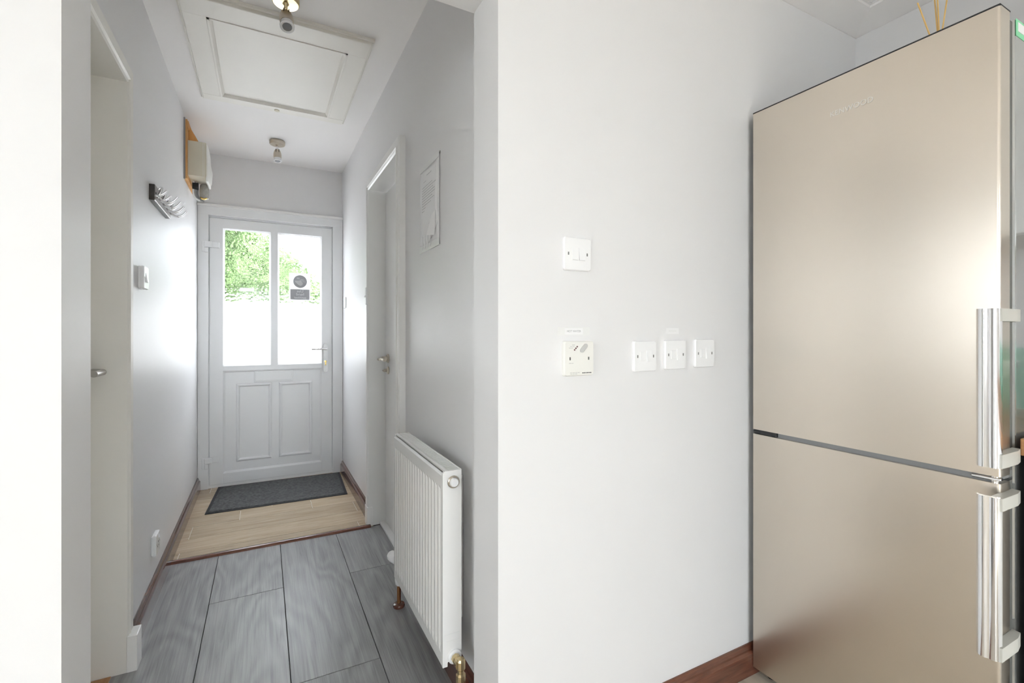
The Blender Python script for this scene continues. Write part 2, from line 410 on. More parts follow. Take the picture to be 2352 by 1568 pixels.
# skirtings
SK = [(0, 0), (0.02, 0), (0.02, 0.062), (0.019, 0.068), (0.012, 0.074), (0.012, 0.080), (0.009, 0.088), (0.004, 0.092), (0, 0.092)]
b = B(); b.prism(SK, 2.06, 4.055, lambda a, c, d: (XL + a, d, c))
struct('baseboard_left', b, M_mahog, 'dark mahogany skirting under the coat hooks wall', 'skirting')
b = B(); b.prism(SK, 2.91, 4.055, lambda a, c, d: (XR - a, d, c))
struct('baseboard_right', b, M_mahog, 'short mahogany skirting beside the doormat', 'skirting')
b = B(); b.prism([(a * 1.5, c) for a, c in SK], YW2, 2.10, lambda a, c, d: (XR - a, d, c))
struct('baseboard_right.001', b, M_mahog, 'dark mahogany skirting behind the radiator', 'skirting')
b = B(); b.prism([(a, c * 1.03) for a, c in SK], JR + 0.02, KX1, lambda a, c, d: (d, YW - a, c))
struct('baseboard_front', b, M_mahogx, 'mahogany skirting on the kitchen wall beside the fridge', 'skirting')
b = B(); b.prism([(a, c * 1.03) for a, c in SK], KX0, JL - 0.02, lambda a, c, d: (d, YW - a, c))
struct('baseboard_front.001', b, M_mahogx, 'mahogany skirting on the kitchen wall left of the opening', 'skirting')

# ------------------------------------------------------------------ front door (door_1)
d1 = thing('door_1', 'white plastic front door with two textured glass panes', 'door', (0.07, 4.1, 0), kind='structure')
b = B()
FX0, FX1, FY, LY = -0.419, 0.571, 4.048, 4.066
b.box(FX0, -0.352, FY, 4.16, 0.0, 2.05, 0.004); b.box(0.494, FX1, FY, 4.16, 0.0, 2.05, 0.004); b.box(FX0, FX1, FY - 0.001, 4.16, 1.985, 2.051, 0.004)
b.box(FX0, FX1, 4.07, 4.16, 0.0, 0.022)
b.box(-0.356, -0.35, 4.075, 4.15, 0.02, 1.99); b.box(0.49, 0.497, 4.075, 4.15, 0.02, 1.99); b.box(-0.352, 0.494, 4.075, 4.15, 1.975, 1.99)
obj('frame', b, M_upvc, d1)
b = B(); b.box(FX0 - 0.001, FX1, FY - 0.012, FY + 0.02, 2.046, 2.066, 0.004)
obj('head_bead', b, M_trim, d1)
b = B()
L0, L1 = -0.348, 0.491
b.box(L0, -0.262, LY, 4.13, 0.022, 1.972, 0.003); b.box(0.412, L1, LY, 4.13, 0.022, 1.972, 0.003)
b.box(-0.264, 0.414, LY + 0.0005, 4.13, 1.900, 1.9715, 0.003); b.box(-0.264, 0.414, LY + 0.0005, 4.13, 0.85, 0.888, 0.003)
b.box(-0.264, 0.414, LY + 0.0005, 4.13, 0.0225, 0.100, 0.003); b.box(0.049, 0.099, LY + 0.0005, 4.13, 0.88, 1.905, 0.003)
leaf = obj('leaf', b, M_upvc, d1)
def bead(x0, x1, z0, z1, w, y0, y1, name, mat, par):
    """sloped bead round an opening"""
    vs = []
    for (xa, za, y) in ((0, 0, y0), (w, w, y1)):
        vs += [(x0 + xa, y, z0 + za), (x1 - xa, y, z0 + za), (x1 - xa, y, z1 - za), (x0 + xa, y, z1 - za)]
    vs += [(x0 + w, y1 + 0.006, z0 + w), (x1 - w, y1 + 0.006, z0 + w), (x1 - w, y1 + 0.006, z1 - w), (x0 + w, y1 + 0.006, z1 - w)]
    fs = []
    for k in range(4):
        j = (k + 1) % 4; fs += [(k, j, 4 + j, 4 + k), (4 + k, 4 + j, 8 + j, 8 + k)]
    return obj(name, B().raw(vs, fs), mat, par)
for x0, x1 in ((-0.262, 0.049), (0.099, 0.412)):
    bead(x0, x1, 0.888, 1.902, 0.010, LY + 0.004, LY + 0.014, 'glazing_bead', M_upvc, leaf)
    b = B(); b.box(x0 + 0.004, x1 - 0.004, LY + 0.016, LY + 0.022, 0.89, 1.90)
    pn = obj('pane', b, [M_hammer, M_glass], d1)
    for p in pn.data.polygons:
        if p.normal.y > -0.5: p.material_index = 1
bead(-0.262, 0.412, 0.100, 0.850, 0.012, LY + 0.002, LY + 0.013, 'panel_bead', M_upvc, leaf)
b = B(); b.box(-0.258, 0.408, LY + 0.013, 4.12, 0.104, 0.846)
pan = obj('lower_panel', b, M_upvc, d1)
def moulding(x0, x1, z0, z1, par, name='panel_moulding', yb=LY + 0.013, w=0.026, h=0.012):
    prof = [(0, 0), (0.15, 0.55), (0.35, 0.95), (0.5, 1.0), (0.68, 0.8), (0.85, 0.25), (1, -0.15)]
    vs = []
    for t, hh in prof:
        a = t * w; y = yb - hh * h
        vs += [(x0 + a, y, z0 + a), (x1 - a, y, z0 + a), (x1 - a, y, z1 - a), (x0 + a, y, z1 - a)]
    fs = [(4 * i + k, 4 * i + (k + 1) % 4, 4 * i + 4 + (k + 1) % 4, 4 * i + 4 + k) for i in range(len(prof) - 1) for k in range(4)]
    n = 4 * (len(prof) - 1); fs.append((n, n + 1, n + 2, n + 3))
    return obj(name, B().raw(vs, fs), M_upvc, par)
moulding(-0.180, 0.058, 0.172, 0.752, pan); moulding(0.106, 0.344, 0.172, 0.750, pan)
b = B(); b.box(-0.062, 0.204, LY + 0.003, LY + 0.014, 0.758, 0.842, 0.003); b.box(-0.052, 0.194, LY + 0.0005, LY + 0.01, 0.768, 0.832, 0.002)
obj('letter_plate', b, M_upvc, pan)
# lever on backplate, yellow cylinder
b = B(); b.lathe([(0.0, 0)], seg=3) if False else None
def rounded_plate(x0, x1, z0, z1, y0, y1, seg=10):
    r = (x1 - x0) / 2; cx = (x0 + x1) / 2; pts = []
    for k in range(seg + 1):
        a = PI * k / seg; pts.append((cx + r * math.cos(a), z1 - r + r * math.sin(a)))
    for k in range(seg + 1):
        a = PI + PI * k / seg; pts.append((cx + r * math.cos(a), z0 + r + r * math.sin(a)))
    return B().prism(pts, y0, y1, lambda a, c, d: (a, d, c))
hp = obj('handle_plate', rounded_plate(0.425, 0.457, 0.815, 1.045, LY - 0.010, LY + 0.001), M_chrome, d1)
b = B(); b.lathe([(0.011, 0), (0.011, 0.03), (0.009, 0.034)], (0.441, LY - 0.008, 1.005), (0, -1, 0))
b.tube([(0.446, LY - 0.038, 1.005), (0.40, LY - 0.043, 1.005), (0.37, LY - 0.041, 1.001), (0.335, LY - 0.041, 1.003)], [0.010, 0.009, 0.007, 0.0075], sub=4)
obj('lever', b, M_chrome, hp)
b = B(); b.lathe([(0.0085, 0), (0.0085, 0.014), (0.007, 0.016)], (0.441, LY - 0.006, 0.902), (0, -1, 0)); b.box(0.436, 0.446, LY - 0.018, LY - 0.006, 0.872, 0.902, 0.002)
b.box(0.4395, 0.4425, LY - 0.032, LY - 0.016, 0.896, 0.908)
obj('lock_cylinder', b, M_gold, hp)
for z in (1.765, 0.20):
    b = B(); b.box(-0.378, -0.352, LY - 0.030, LY - 0.004, z - 0.052, z - 0.016, 0.006, 3); b.box(-0.378, -0.330, LY - 0.030, LY - 0.002, z - 0.014, z + 0.028, 0.006, 3)
    b.box(-0.345, -0.285, LY - 0.010, LY + 0.002, z - 0.014, z + 0.028, 0.004, 2); b.box(-0.392, -0.366, LY - 0.022, LY - 0.002, z - 0.05, z + 0.028, 0.004, 2)
    obj('hinge', b, M_upvc, d1)
# hand-wash sticker (reads from outside, so mirrored here) and a plain white label
sg = thing('window_sticker', 'white and grey hand sanitiser sticker on the right glass pane', 'sticker', (0.254, LY + 0.014, 1.385))
b = B(); b.box(0.178, 0.330, LY + 0.0148, LY + 0.0162, 1.385, 1.600)
vn = obj('backing', b, M_vinyl, sg)
b = B(); b.lathe([(0.050, 0), (0.050, 0.0006)], (0.256, LY + 0.0147, 1.535), (0, -1, 0), 40); obj('roundel', b, M_vinylg, sg)
b = B()
hand = [(-0.036, 0.006), (-0.014, 0.004), (0.006, 0.008), (0.014, -0.002), (0.022, -0.014), (0.018, -0.028), (0.004, -0.034), (-0.012, -0.026), (-0.026, -0.012), (-0.034, -0.004)]
b.prism(hand, LY + 0.0139, LY + 0.0133, lambda a, c, d: (0.254 + a, d, 1.535 + c)); obj('hand_symbol', b, M_vinyl, sg)
b = B(); b.box(0.232, 0.252, LY + 0.0133, LY + 0.0139, 1.558, 1.563, 0.0002, 1); b.box(0.262, 0.282, LY + 0.0133, LY + 0.0139, 1.549, 1.552, 0.0002, 1); obj('bottle_symbol', b, M_vinyl, sg)
b = B(); b.box(0.186, 0.324, LY + 0.0141, LY + 0.0147, 1.392, 1.474); obj('text_panel', b, M_vinylg, sg)
for tx, z in (('Use', 1.458), ('hand', 1.434), ('sanitiser', 1.408)):
    text('lettering', tx, 0.030 if tx != 'sanitiser' else 0.027, (0.256, LY + 0.0138, z), M_vinyl, sg, (1, 0, 0), (0, 0, 1), mirror=True, bold=0.0008)
b = B(); b.box(-0.155, -0.062, LY + 0.0146, LY + 0.0158, 1.445, 1.468)
tag(obj('window_label', b, M_vinyl, loc=(-0.11, LY + 0.015, 1.445)), 'small blank white label on the left glass pane', 'label')

# ------------------------------------------------------------------ doors off the hall
def door_side(sign, name, xw, xf, xd, y0, y1, zt, label, far_in_view=True):
    """xw wall face, xf outer face of the architrave, xd door face; opening y0..y1"""
    d = thing(name, label, 'door', (xd, (y0 + y1) / 2, 0), kind='structure')
    a0, a1 = sorted((xw, xd + sign * 0.05))
    b = B(); b.box(a0, a1, y1, y1 + 0.025, 0, zt + 0.025); b.box(a0, a1, y0 - 0.025, y0, 0, zt + 0.025); b.box(a0, a1, y0, y1, zt, zt + 0.025)
    obj('lining', b, M_cream if sign < 0 else M_trim, d)
    return d
# profile of the architrave: (across, out)
AP = [(0, 0), (0, 0.017), (0.006, 0.021), (0.009, 0.017), (0.014, 0.017), (0.018, 0.023), (0.025, 0.019), (0.055, 0.022), (0.060, 0.018), (0.060, 0)]
def architrave(par, sgn, xw, y0, y1, zt, mat, far=True, near=True, plinth=True, k=1.0):
    f = lambda o: xw + sgn * o * k
    z1 = zt + 0.060
    def strip(p0, p1, i0, i1, nm):
        # mitred strip from inner corner points p (y,z) to outer corner points
        vs = []
        for (pi, po) in ((p0, p1), (i0, i1)):
            for a, o in AP:
                t = a / 0.060; vs.append((f(o), pi[0] + (po[0] - pi[0]) * t, pi[1] + (po[1] - pi[1]) * t))
        n = len(AP); fs = [(i, (i + 1) % n, n + (i + 1) % n, n + i) for i in range(n)] + [tuple(range(n)), tuple(range(n, 2 * n))]
        obj(nm, B().raw(vs, fs), mat, par)
    w = 0.060
    strip((y0, zt), (y0 - w, z1), (y1, zt), (y1 + w, z1), 'architrave')
    strip((y1, 0.0), (y1 + w, 0.0), (y1, zt), (y1 + w, z1), 'architrave')
    strip((y0, 0.0), (y0 - w, 0.0), (y0, zt), (y0 - w, z1), 'architrave')
d2 = door_side(-1, 'door_2', XL, -0.408, -0.508, 1.27, 2.0, 1.975, 'cream door set back on the left of the hall')
architrave(d2, 1, XL, 1.27, 2.0, 1.975, M_cream)
b = B(); b.box(-0.548, -0.508, 1.272, 1.998, 0.006, 1.973); lf2 = obj('leaf', b, M_cream, d2)
b = B(); b.lathe([(0.026, 0), (0.026, 0.006), (0.023, 0.009)], (-0.508, 1.943, 1.012), (1, 0, 0)); ro = obj('rose', b, M_satin, lf2)
b = B(); b.tube([(-0.505, 1.943, 1.012), (-0.467, 1.943, 1.012), (-0.455, 1.939, 1.012), (-0.450, 1.928, 1.012), (-0.450, 1.915, 1.012), (-0.450, 1.838, 1.012)], 0.0095, 16, sub=5)
obj('lever', b, M_satin, lf2)
b = B(); b.box(-0.405, -0.376, 1.997, 2.064, 0, 0.120, 0.002); obj('plinth_block', b, M_trim, d2)
b = B(); b.box(-0.535, -0.445, 1.30, 1.997, 0.0, 0.004, 0.001); obj('door_sill', b, M_oak, d2)

d3 = door_side(1, 'door_3', XR, 0.545, 0.645, 2.19, 2.85, 1.97, 'white door set back beside the radiator')
architrave(d3, -1, XR, 2.19, 2.85, 1.97, M_trim, k=1.5)
b = B(); b.box(0.645, 0.685, 2.192, 2.847, 0.012, 1.962); lf3 = obj('leaf', b, M_trim, d3)
b = B(); b.box(0.610, 0.645, 2.19, 2.85, 0.0, 0.014, 0.003); obj('door_sill', b, M_trim, d3)
b = B(); b.lathe([(0.026, 0), (0.026, 0.006), (0.022, 0.01)], (0.645, 2.775, 0.985), (-1, 0, 0)); b.lathe([(0.012, 0), (0.012, 0.035)], (0.645, 2.775, 0.985), (-1, 0, 0)); obj('rose', b, M_nickel, lf3)
b = B(); b.tube([(0.612, 2.775, 0.985), (0.603, 2.77, 0.985), (0.600, 2.74, 0.983), (0.600, 2.67, 0.982)], 0.010, sub=4); b.box(0.590, 0.604, 2.772, 2.83, 0.972, 0.986, 0.003)
obj('lever', b, M_nickel, lf3)
b = B(); b.lathe([(0.022, 0), (0.022, 0.006), (0.016, 0.01)], (0.645, 2.775, 0.915), (-1, 0, 0)); b.lathe([(0.008, 0), (0.008, 0.028)], (0.645, 2.775, 0.915), (-1, 0, 0)); b.box(0.612, 0.622, 2.745, 2.795, 0.910, 0.918, 0.002)
obj('thumb_turn', b, M_nickel, lf3)
b = B(); b.box(0.537, 0.568, 2.847, 2.914, 0, 0.110, 0.002); obj('plinth_block', b, M_trim, d3)
b = B(); b.box(0.532, 0.5435, 2.858, 2.885, 1.30, 1.40, 0.002); b.box(0.526, 0.534, 2.864, 2.878, 1.342, 1.352, 0.002)
tag(obj('door_catch', b, M_plastic, loc=(0.538, 2.87, 1.30)), 'tiny white catch on the frame of the recessed door', 'catch')
b = B(); b.box(0.562, XR + 0.0005, 3.86, 3.945, 1.325, 1.41, 0.003); b.box(0.560, 0.563, 3.89, 3.915, 1.35, 1.385, 0.001)
tag(obj('wall_plate', b, M_plastic, loc=(0.57, 3.9, 1.325)), 'white switch plate seen edge-on beside the front door', 'switch')

# ------------------------------------------------------------------ loft hatch
lh = thing('loft_hatch', 'cream framed loft hatch in the hall ceiling', 'hatch', (0.07, 2.62, ZC))
HX0, HX1, HY0, HY1 = -0.290, 0.428, 2.157, 3.075
IX0, IX1, IY0, IY1 = -0.205, 0.343, 2.277, 3.008
z0 = ZC - 0.024
b = B(); b.box(HX0, HX1, HY0, IY0, z0, ZC + 0.001, 0.003); b.box(HX0, HX1, IY1, HY1, z0, ZC + 0.001, 0.003)
b.box(HX0, IX0, IY0 - 0.002, IY1 + 0.002, z0 + 0.0003, ZC + 0.001, 0.003); b.box(IX1, HX1, IY0 - 0.002, IY1 + 0.002, z0 + 0.0003, ZC + 0.001, 0.003)
hf = obj('frame', b, M_hatch, lh)
b = B()
PRF = [(0, 0), (0.0, -0.010), (0.006, -0.014), (0.014, -0.010), (0.018, 0)]
for (p, q, fn) in ((HX0 - 0.012, HX1 + 0.012, lambda a, c, d: (d, HY0 - 0.012 + a, ZC + c)), (HX0 - 0.012, HX1 + 0.012, lambda a, c, d: (d, HY1 + 0.012 - a, ZC + c)),
                   (HY0 + 0.004, HY1 - 0.004, lambda a, c, d: (HX0 - 0.012 + a, d, ZC + c)), (HY0 + 0.004, HY1 - 0.004, lambda a, c, d: (HX1 + 0.012 - a, d, ZC + c))):
    b.prism(PRF, p, q, fn)
obj('edge_moulding', b, M_hatch, hf)
b = B(); b.box(IX0 - 0.002, IX1 + 0.002, IY0 - 0.002, IY1 + 0.002, z0 + 0.012, ZC + 0.002); obj('panel', b, M_hatch, lh)
b = B()
for (p, q, fn) in ((IX0, IX1, lambda a, c, d: (d, IY0 + a, z0 + 0.013 - c)), (IX0, IX1, lambda a, c, d: (d, IY1 - a, z0 + 0.013 - c)),
                   (IY0, IY1, lambda a, c, d: (IX0 + a, d, z0 + 0.013 - c)), (IY0, IY1, lambda a, c, d: (IX1 - a, d, z0 + 0.013 - c))):
    b.prism([(0, 0), (0, 0.016), (0.008, 0.016), (0.016, 0.006), (0.020, 0)], p, q, fn)
obj('inner_bead', b, M_hatch, lh)
b = B(); b.lathe([(0.014, 0), (0.014, -0.004), (0.010, -0.006)], (0.069, 3.045, z0 + 0.001)); obj('latch_disc', b, M_boxcream, lh)

# ------------------------------------------------------------------ spotlights
def spotlight(x, y, label, tilt, rose_mat):
    t = thing('ceiling_spotlight', label, 'spotlight', (x, y, ZC))
    b = B(); b.lathe([(0.047, 0.0), (0.049, -0.004), (0.049, -0.022), (0.045, -0.027), (0.012, -0.028), (0.008, -0.036)], (x, y, ZC), seg=40); obj('ceiling_rose', b, rose_mat, t)
    b = B(); b.tube([(x, y, ZC - 0.026), (x, y, ZC - 0.062)], 0.0065); b.box(x - 0.004, x + 0.006, y - 0.006, y + 0.006, ZC - 0.085, ZC - 0.05, 0.002); obj('stem', b, M_chrome, t)
    ax = Vector(tilt).normalized(); top = Vector((x, y, ZC - 0.060))
    pr = [(0.006, 0.0), (0.014, 0.001), (0.019, 0.008), (0.0235, 0.022), (0.0255, 0.038), (0.0250, 0.050), (0.0235, 0.058), (0.0225, 0.058)]
    b = B(); b.lathe(pr, top, ax, 32); hd = obj('head', b, M_nickel, t)
    for s in (-1, 1):
        p = top + ax * 0.010; b = B(); b.box(p.x + s * 0.009 - 0.0016, p.x + s * 0.009 + 0.0016, p.y - 0.026, p.y - 0.006, p.z - 0.012, p.z + 0.008, 0.0008, 1); obj('vent_slot', b, M_dark, hd)
    b = B(); b.lathe([(0.0225, 0.056), (0.0215, 0.062), (0.0235, 0.070), (0.0262, 0.076), (0.0262, 0.080), (0.0235, 0.082), (0.018, 0.079)], top, ax, 32); bl = obj('bulb', b, M_plastic, t)
    b = B(); b.lathe([(0.0175, 0.0785), (0.0165, 0.0805), (0.006, 0.0812)], top, ax, 28); obj('lens', b, M_lens, bl)
    return t
spotlight(0.077, 2.035, 'nickel ceiling spotlight hanging in front of the loft hatch', (0.05, -0.42, -1), M_brass)
spotlight(0.084, 3.60, 'nickel ceiling spotlight nearer the front door', (0.02, -0.08, -1), M_nickel)

# ------------------------------------------------------------------ electricity meter box
mb = thing('meter_box', 'cream electric meter box on an orange pine board high on the wall', 'meter box', (-0.36, 3.5, 2.08))
b = B(); b.box(XL, -0.402, 3.402, 3.78, 2.055, 2.408, 0.001); b.box(XL, -0.397, 3.41, 3.78, 2.36, 2.40); obj('backboard', b, M_pine, mb)
b = B(); b.box(XL, -0.412, 3.392, 3.407, 2.05, 2.415, 0.002); obj('board_edge', b, M_grey, mb)
b = B(); b.raw([(-0.409, 3.47, 2.408), (-0.345, 3.47, 2.29), (-0.409, 3.47, 2.29), (-0.409, 3.455, 2.408), (-0.345, 3.455, 2.29), (-0.409, 3.455, 2.29)],
               [(0, 1, 2), (3, 4, 5), (0, 1, 4, 3), (1, 2, 5, 4), (0, 2, 5, 3)]); obj('gusset', b, M_pine, mb)
bx_prof = [(-0.409, 2.083), (-0.312, 2.083), (-0.308, 2.087), (-0.308, 2.286), (-0.312, 2.290), (-0.409, 2.290)]
b = B(); b.prism(bx_prof, 3.42, 3.615, lambda a, c, d: (a, d, c)); bxo = obj('box', b, M_boxcream, mb)
b = B(); b.box(-0.326, -0.3235, 3.4185, 3.421, 2.085, 2.289); b.box(-0.3175, -0.316, 3.4185, 3.421, 2.085, 2.289); obj('seam', b, M_cream, bxo)
cov = [(3.425, 0.0), (3.43, 0.006), (3.46, 0.010), (3.50, 0.016), (3.54, 0.014), (3.60, 0.010), (3.614, 0.0)]
b = B(); vs = []; fs = []
for zz, kx in ((2.060, 0.6), (2.09, 1.5), (2.13, 1.7), (2.18, 1.1), (2.25, 0.8), (2.288, 0.3)):
    for yy, o in cov: vs.append((-0.309 + o * kx, yy, zz))
n = len(cov)
for r in range(5):
    for k in range(n - 1): fs.append((r * n + k, r * n + k + 1, (r + 1) * n + k + 1, (r + 1) * n + k))
b.raw(vs, fs, True); b.box(-0.312, -0.300, 3.43, 3.612, 2.058, 2.085, 0.002); obj('front_cover', b, M_ivory, mb)
b = B(); b.lathe([(0.020, 0), (0.026, 0.008), (0.027, 0.05), (0.024, 0.085), (0.02, 0.09)], (-0.335, 3.60, 1.988), seg=24); gm = obj('cable_gland', b, plain('smoky_gland', (0.45, 0.44, 0.40, 1), 0.12, var=0.25, scale=90), mb)
b = B(); b.tube([(-0.352, 3.585, 1.992), (-0.342, 3.577, 1.984), (-0.330, 3.578, 1.985), (-0.322, 3.588, 1.994)], 0.006, sub=3); obj('earth_sleeve', b, M_gold, gm)
for k, (xx, yy) in enumerate(((-0.388, 3.56), (-0.377, 3.565), (-0.368, 3.585))):
    b = B(); b.tube([(xx, yy, 2.09), (xx - 0.001, yy, 2.045), (xx - 0.002, yy + 0.01, 2.01), (xx + 0.008, yy + 0.02, 1.985), (xx + 0.03, yy + 0.03, 1.975)], 0.0055, sub=4); obj('cable', b, M_grey if k else M_plastic, mb)
b = B(); b.box(-0.395, -0.362, 3.553, 3.575, 2.035, 2.075, 0.003); obj('terminal_block', b, M_dark, mb)

# ------------------------------------------------------------------ coat rack
cr = thing('coat_rack', 'dark wooden coat rack with four chrome hooks', 'coat rack', (XL, 2.62, 1.685))
b = B(); b.box(XL, -0.401, 2.435, 2.81, 1.688, 1.754, 0.001, 1); obj('board', b, M_rackend, cr)
b = B(); b.box(-0.4015, -0.3995, 2.436, 2.809, 1.689, 1.753, 0.0006, 1); obj('face_plate', b, steel('rack_brushed', (0.33, 0.31, 0.30, 1), 0.35, streak='Y'), cr)
for y in (2.485, 2.575, 2.665, 2.755):
    b = B(); b.lathe([(0.012, 0), (0.012, 0.004), (0.008, 0.006)], (-0.400, y, 1.716), (1, 0, 0), 18)
    b.tube([(-0.396, y, 1.745), (-0.385, y, 1.755), (-0.388, y, 1.735), (-0.395, y, 1.716), (-0.385, y, 1.700), (-0.366, y, 1.692), (-0.345, y, 1.700), (-0.328, y, 1.722)], [0.004, 0.0055, 0.006, 0.006, 0.0055, 0.005, 0.0045], sub=5)
    b.tube([(-0.396, y, 1.72), (-0.380, y, 1.728), (-0.366, y, 1.745)], [0.0055, 0.005, 0.004], sub=4)
    obj('hook', b, M_chrome, cr)
for y in (2.450, 2.795):
    b = B(); b.lathe([(0.004, 0), (0.004, 0.002)], (-0.3995, y, 1.72), (1, 0, 0), 12); obj('screw', b, M_dark, cr)

# ------------------------------------------------------------------ switches and sockets
def plate_on(par, f, w, h, t, name='plate', mat=None):
    """f(a, out, z): a along wall"""
    pts = []; r = 0.006
    for cx_, cz, a0 in ((w / 2 - r, h / 2 - r, 0), (-w / 2 + r, h / 2 - r, PI / 2), (-w / 2 + r, -h / 2 + r, PI), (w / 2 - r, -h / 2 + r, 1.5 * PI)):
        for k in range(4):
            a = a0 + PI / 2 * k / 3; pts.append((cx_ + r * math.cos(a), cz + r * math.sin(a)))
    n = len(pts); vs = [f(a, 0, z) for a, z in pts] + [f(a, t * 0.6, z) for a, z in pts] + [f(a * 0.95, t, z * 0.95) for a, z in pts]
    fs = [(i, (i + 1) % n, n + (i + 1) % n, n + i) for i in range(n)] + [(n + i, n + (i + 1) % n, 2 * n + (i + 1) % n, 2 * n + i) for i in range(n)] + [tuple(range(2 * n, 3 * n)), tuple(range(n))]
    return obj(name, B().raw(vs, fs), mat or M_plastic, par)
def boxf(f, a0, a1, o0, o1, z0, z1, bev=0.0008):
    p = f(a0, o0, z0); q = f(a1, o1, z1)
    return B().box(p[0], q[0], p[1], q[1], p[2], q[2], bev, 1)
def rocker(par, f, a0, a1, z0, z1, o, tip=0.0045, name='rocker', mat=None):
    vs = [f(a0, o - 0.002, z0), f(a1, o - 0.002, z0), f(a1, o - 0.002, z1), f(a0, o - 0.002, z1), f(a0, o + tip, z0), f(a1, o + tip, z0), f(a1, o + 0.0008, z1), f(a0, o + 0.0008, z1)]
    fs = [(0, 1, 2, 3), (4, 5, 6, 7), (0, 1, 5, 4), (1, 2, 6, 5), (2, 3, 7, 6), (3, 0, 4, 7)]
    g = boxf(f, a0 - 0.0012, a1 + 0.0012, o - 0.0001, o + 0.0003, z0 - 0.0012, z1 + 0.0012, 0)
    obj('rocker_surround', g, M_plastic, par)
    return obj(name, B().raw(vs, fs), mat or M_plastic, par)
def screws(par, f, a, o, w=0.0022):
    for s in (-1, 1): obj('screw', boxf(f, s * a - w, s * a + w, o - 0.001, o + 0.0006, -0.004, 0.004, 0.0006), M_screw, par)
def front_f(x, z): return lambda a, o, c: (x + a, YW - o, z + c)
# double switch
sx, sz = 0.7395, 1.346
t = thing('light_switch', 'white double light switch high on the kitchen wall', 'switch', (sx, YW, sz)); f = front_f(sx, sz)
plate_on(t, f, 0.088, 0.088, 0.009); screws(t, f, 0.0302, 0.009)
rocker(t, f, -0.0185, -0.0005, -0.0165, 0.0165, 0.009); rocker(t, f, 0.0035, 0.0215, -0.0165, 0.0165, 0.009)
# hot water controller
sx, sz = 0.7415, 1.069
t = thing('heater_control', 'ivory hot water control plate with three red lights', 'control panel', (sx, YW, sz)); f = front_f(sx, sz)
plate_on(t, f, 0.096, 0.092, 0.013, mat=M_ivory); screws(t, f, 0.0300, 0.013, 0.0024)
for k in range(3):
    p = f(-0.016 + 0.0042 * k, 0.0125, 0.023 + 0.0042 * k); b = B(); b.lathe([(0.0021, 0), (0.0021, 0.0012), (0.0012, 0.0018)], p, (0, -1, 0), 12); obj('indicator_light', b, M_led, t)
b = B(); pts = []
for k in range(9): a = -PI / 4 + PI * k / 8 - PI / 4 + PI / 4; pts.append((0.006 + 0.0058 * math.cos(a + 0.0) * 1.0, 0.006 + 0.0058 * math.sin(a)))
for k in range(9): a = 3 * PI / 4 + PI * k / 8; pts.append((-0.006 + 0.0058 * math.cos(a), -0.006 + 0.0058 * math.sin(a)))
b.prism(pts, 0.0125, 0.0165, lambda a, c, d: f(0.013 + a, d, 0.0275 + c)); obj('push_button', b, plain('button_grey', (0.55, 0.55, 0.54, 1), 0.35), t)
def micro(par, f, a0, z, words, mat, h=0.0012, o=0.0131):
    """rows of tiny unreadable print"""
    a = a0
    b = B()
    for w in words:
        p = f(a, o, z - h / 2); q = f(a + w, o + 0.0003, z + h / 2); b.box(p[0], q[0], p[1], q[1], p[2], q[2]); a += w + 0.0014
    return tag(obj('print_line', b, mat, par), kind='stuff')
micro(t, f, 0.009, -0.0385, [0.004, 0.0035, 0.0028, 0.0045, 0.0035, 0.004], M_printd, 0.0026)
micro(t, f, -0.030, -0.0370, [0.006, 0.008, 0.005, 0.007], M_print, 0.0009); micro(t, f, -0.030, -0.0405, [0.007, 0.005, 0.008], M_print, 0.0009)
micro(t, f, -0.024, 0.036, [0.009], M_print, 0.001); micro(t, f, -0.030, 0.032, [0.006, 0.006], M_print, 0.0009); micro(t, f, -0.034, 0.028, [0.006, 0.005], M_print, 0.0009); micro(t, f, -0.034, -0.012, [0.008, 0.005], M_print, 0.0009)
# three fused spurs
for sx, sz, lab in ((0.977, 1.069, 'white fused spur switch nearest the hot water control plate'), (1.098, 1.071, 'white fused spur switch under the small paper label'), (1.224, 1.0725, 'white fused spur switch nearest the fridge')):
    t = thing('fused_switch', lab, 'switch', (sx, YW, sz), group='row of three fused switches'); f = front_f(sx, sz)
    plate_on(t, f, 0.086, 0.088, 0.010); screws(t, f, 0.0302, 0.010)
    rocker(t, f, 0.004, 0.022, -0.0165, 0.0165, 0.010, 0.0042)
    p0 = boxf(f, -0.020, -0.002, 0.009, 0.0112, -0.013, 0.013, 0.0008); fh_ = obj('fuse_holder', p0, M_plastic, t)
    obj('fuse_slot', boxf(f, -0.0212, -0.0204, 0.0095, 0.0103, -0.005, 0.005, 0.0002), M_plastic, t)
# paper labels
t = thing('paper_label', 'small hot water paper label taped above the control plate', 'label', (0.732, YW, 1.141)); f = front_f(0.732, 1.141)
obj('tape', boxf(f, -0.052, 0.052, 0.0, 0.0006, -0.011, 0.011, 0.0001), M_tape, t); obj('paper', boxf(f, -0.029, 0.029, 0.0004, 0.0010, -0.0085, 0.0085, 0.0001), M_paper, t)
text('lettering', 'HOT WATER', 0.0078, f(0, 0.0012, 0), M_print, t, (1, 0, 0), (0, 0, 1), 0.0001)
t = thing('paper_label', 'small faded paper label above the middle fused switch', 'label', (1.093, YW, 1.142)); f = front_f(1.093, 1.142)
obj('paper', boxf(f, -0.026, 0.026, 0.0, 0.0010, -0.009, 0.009, 0.0001), M_paper, t)
micro(t, f, -0.015, 0.0, [0.007, 0.005, 0.008, 0.006], M_tape, 0.003, 0.0011)
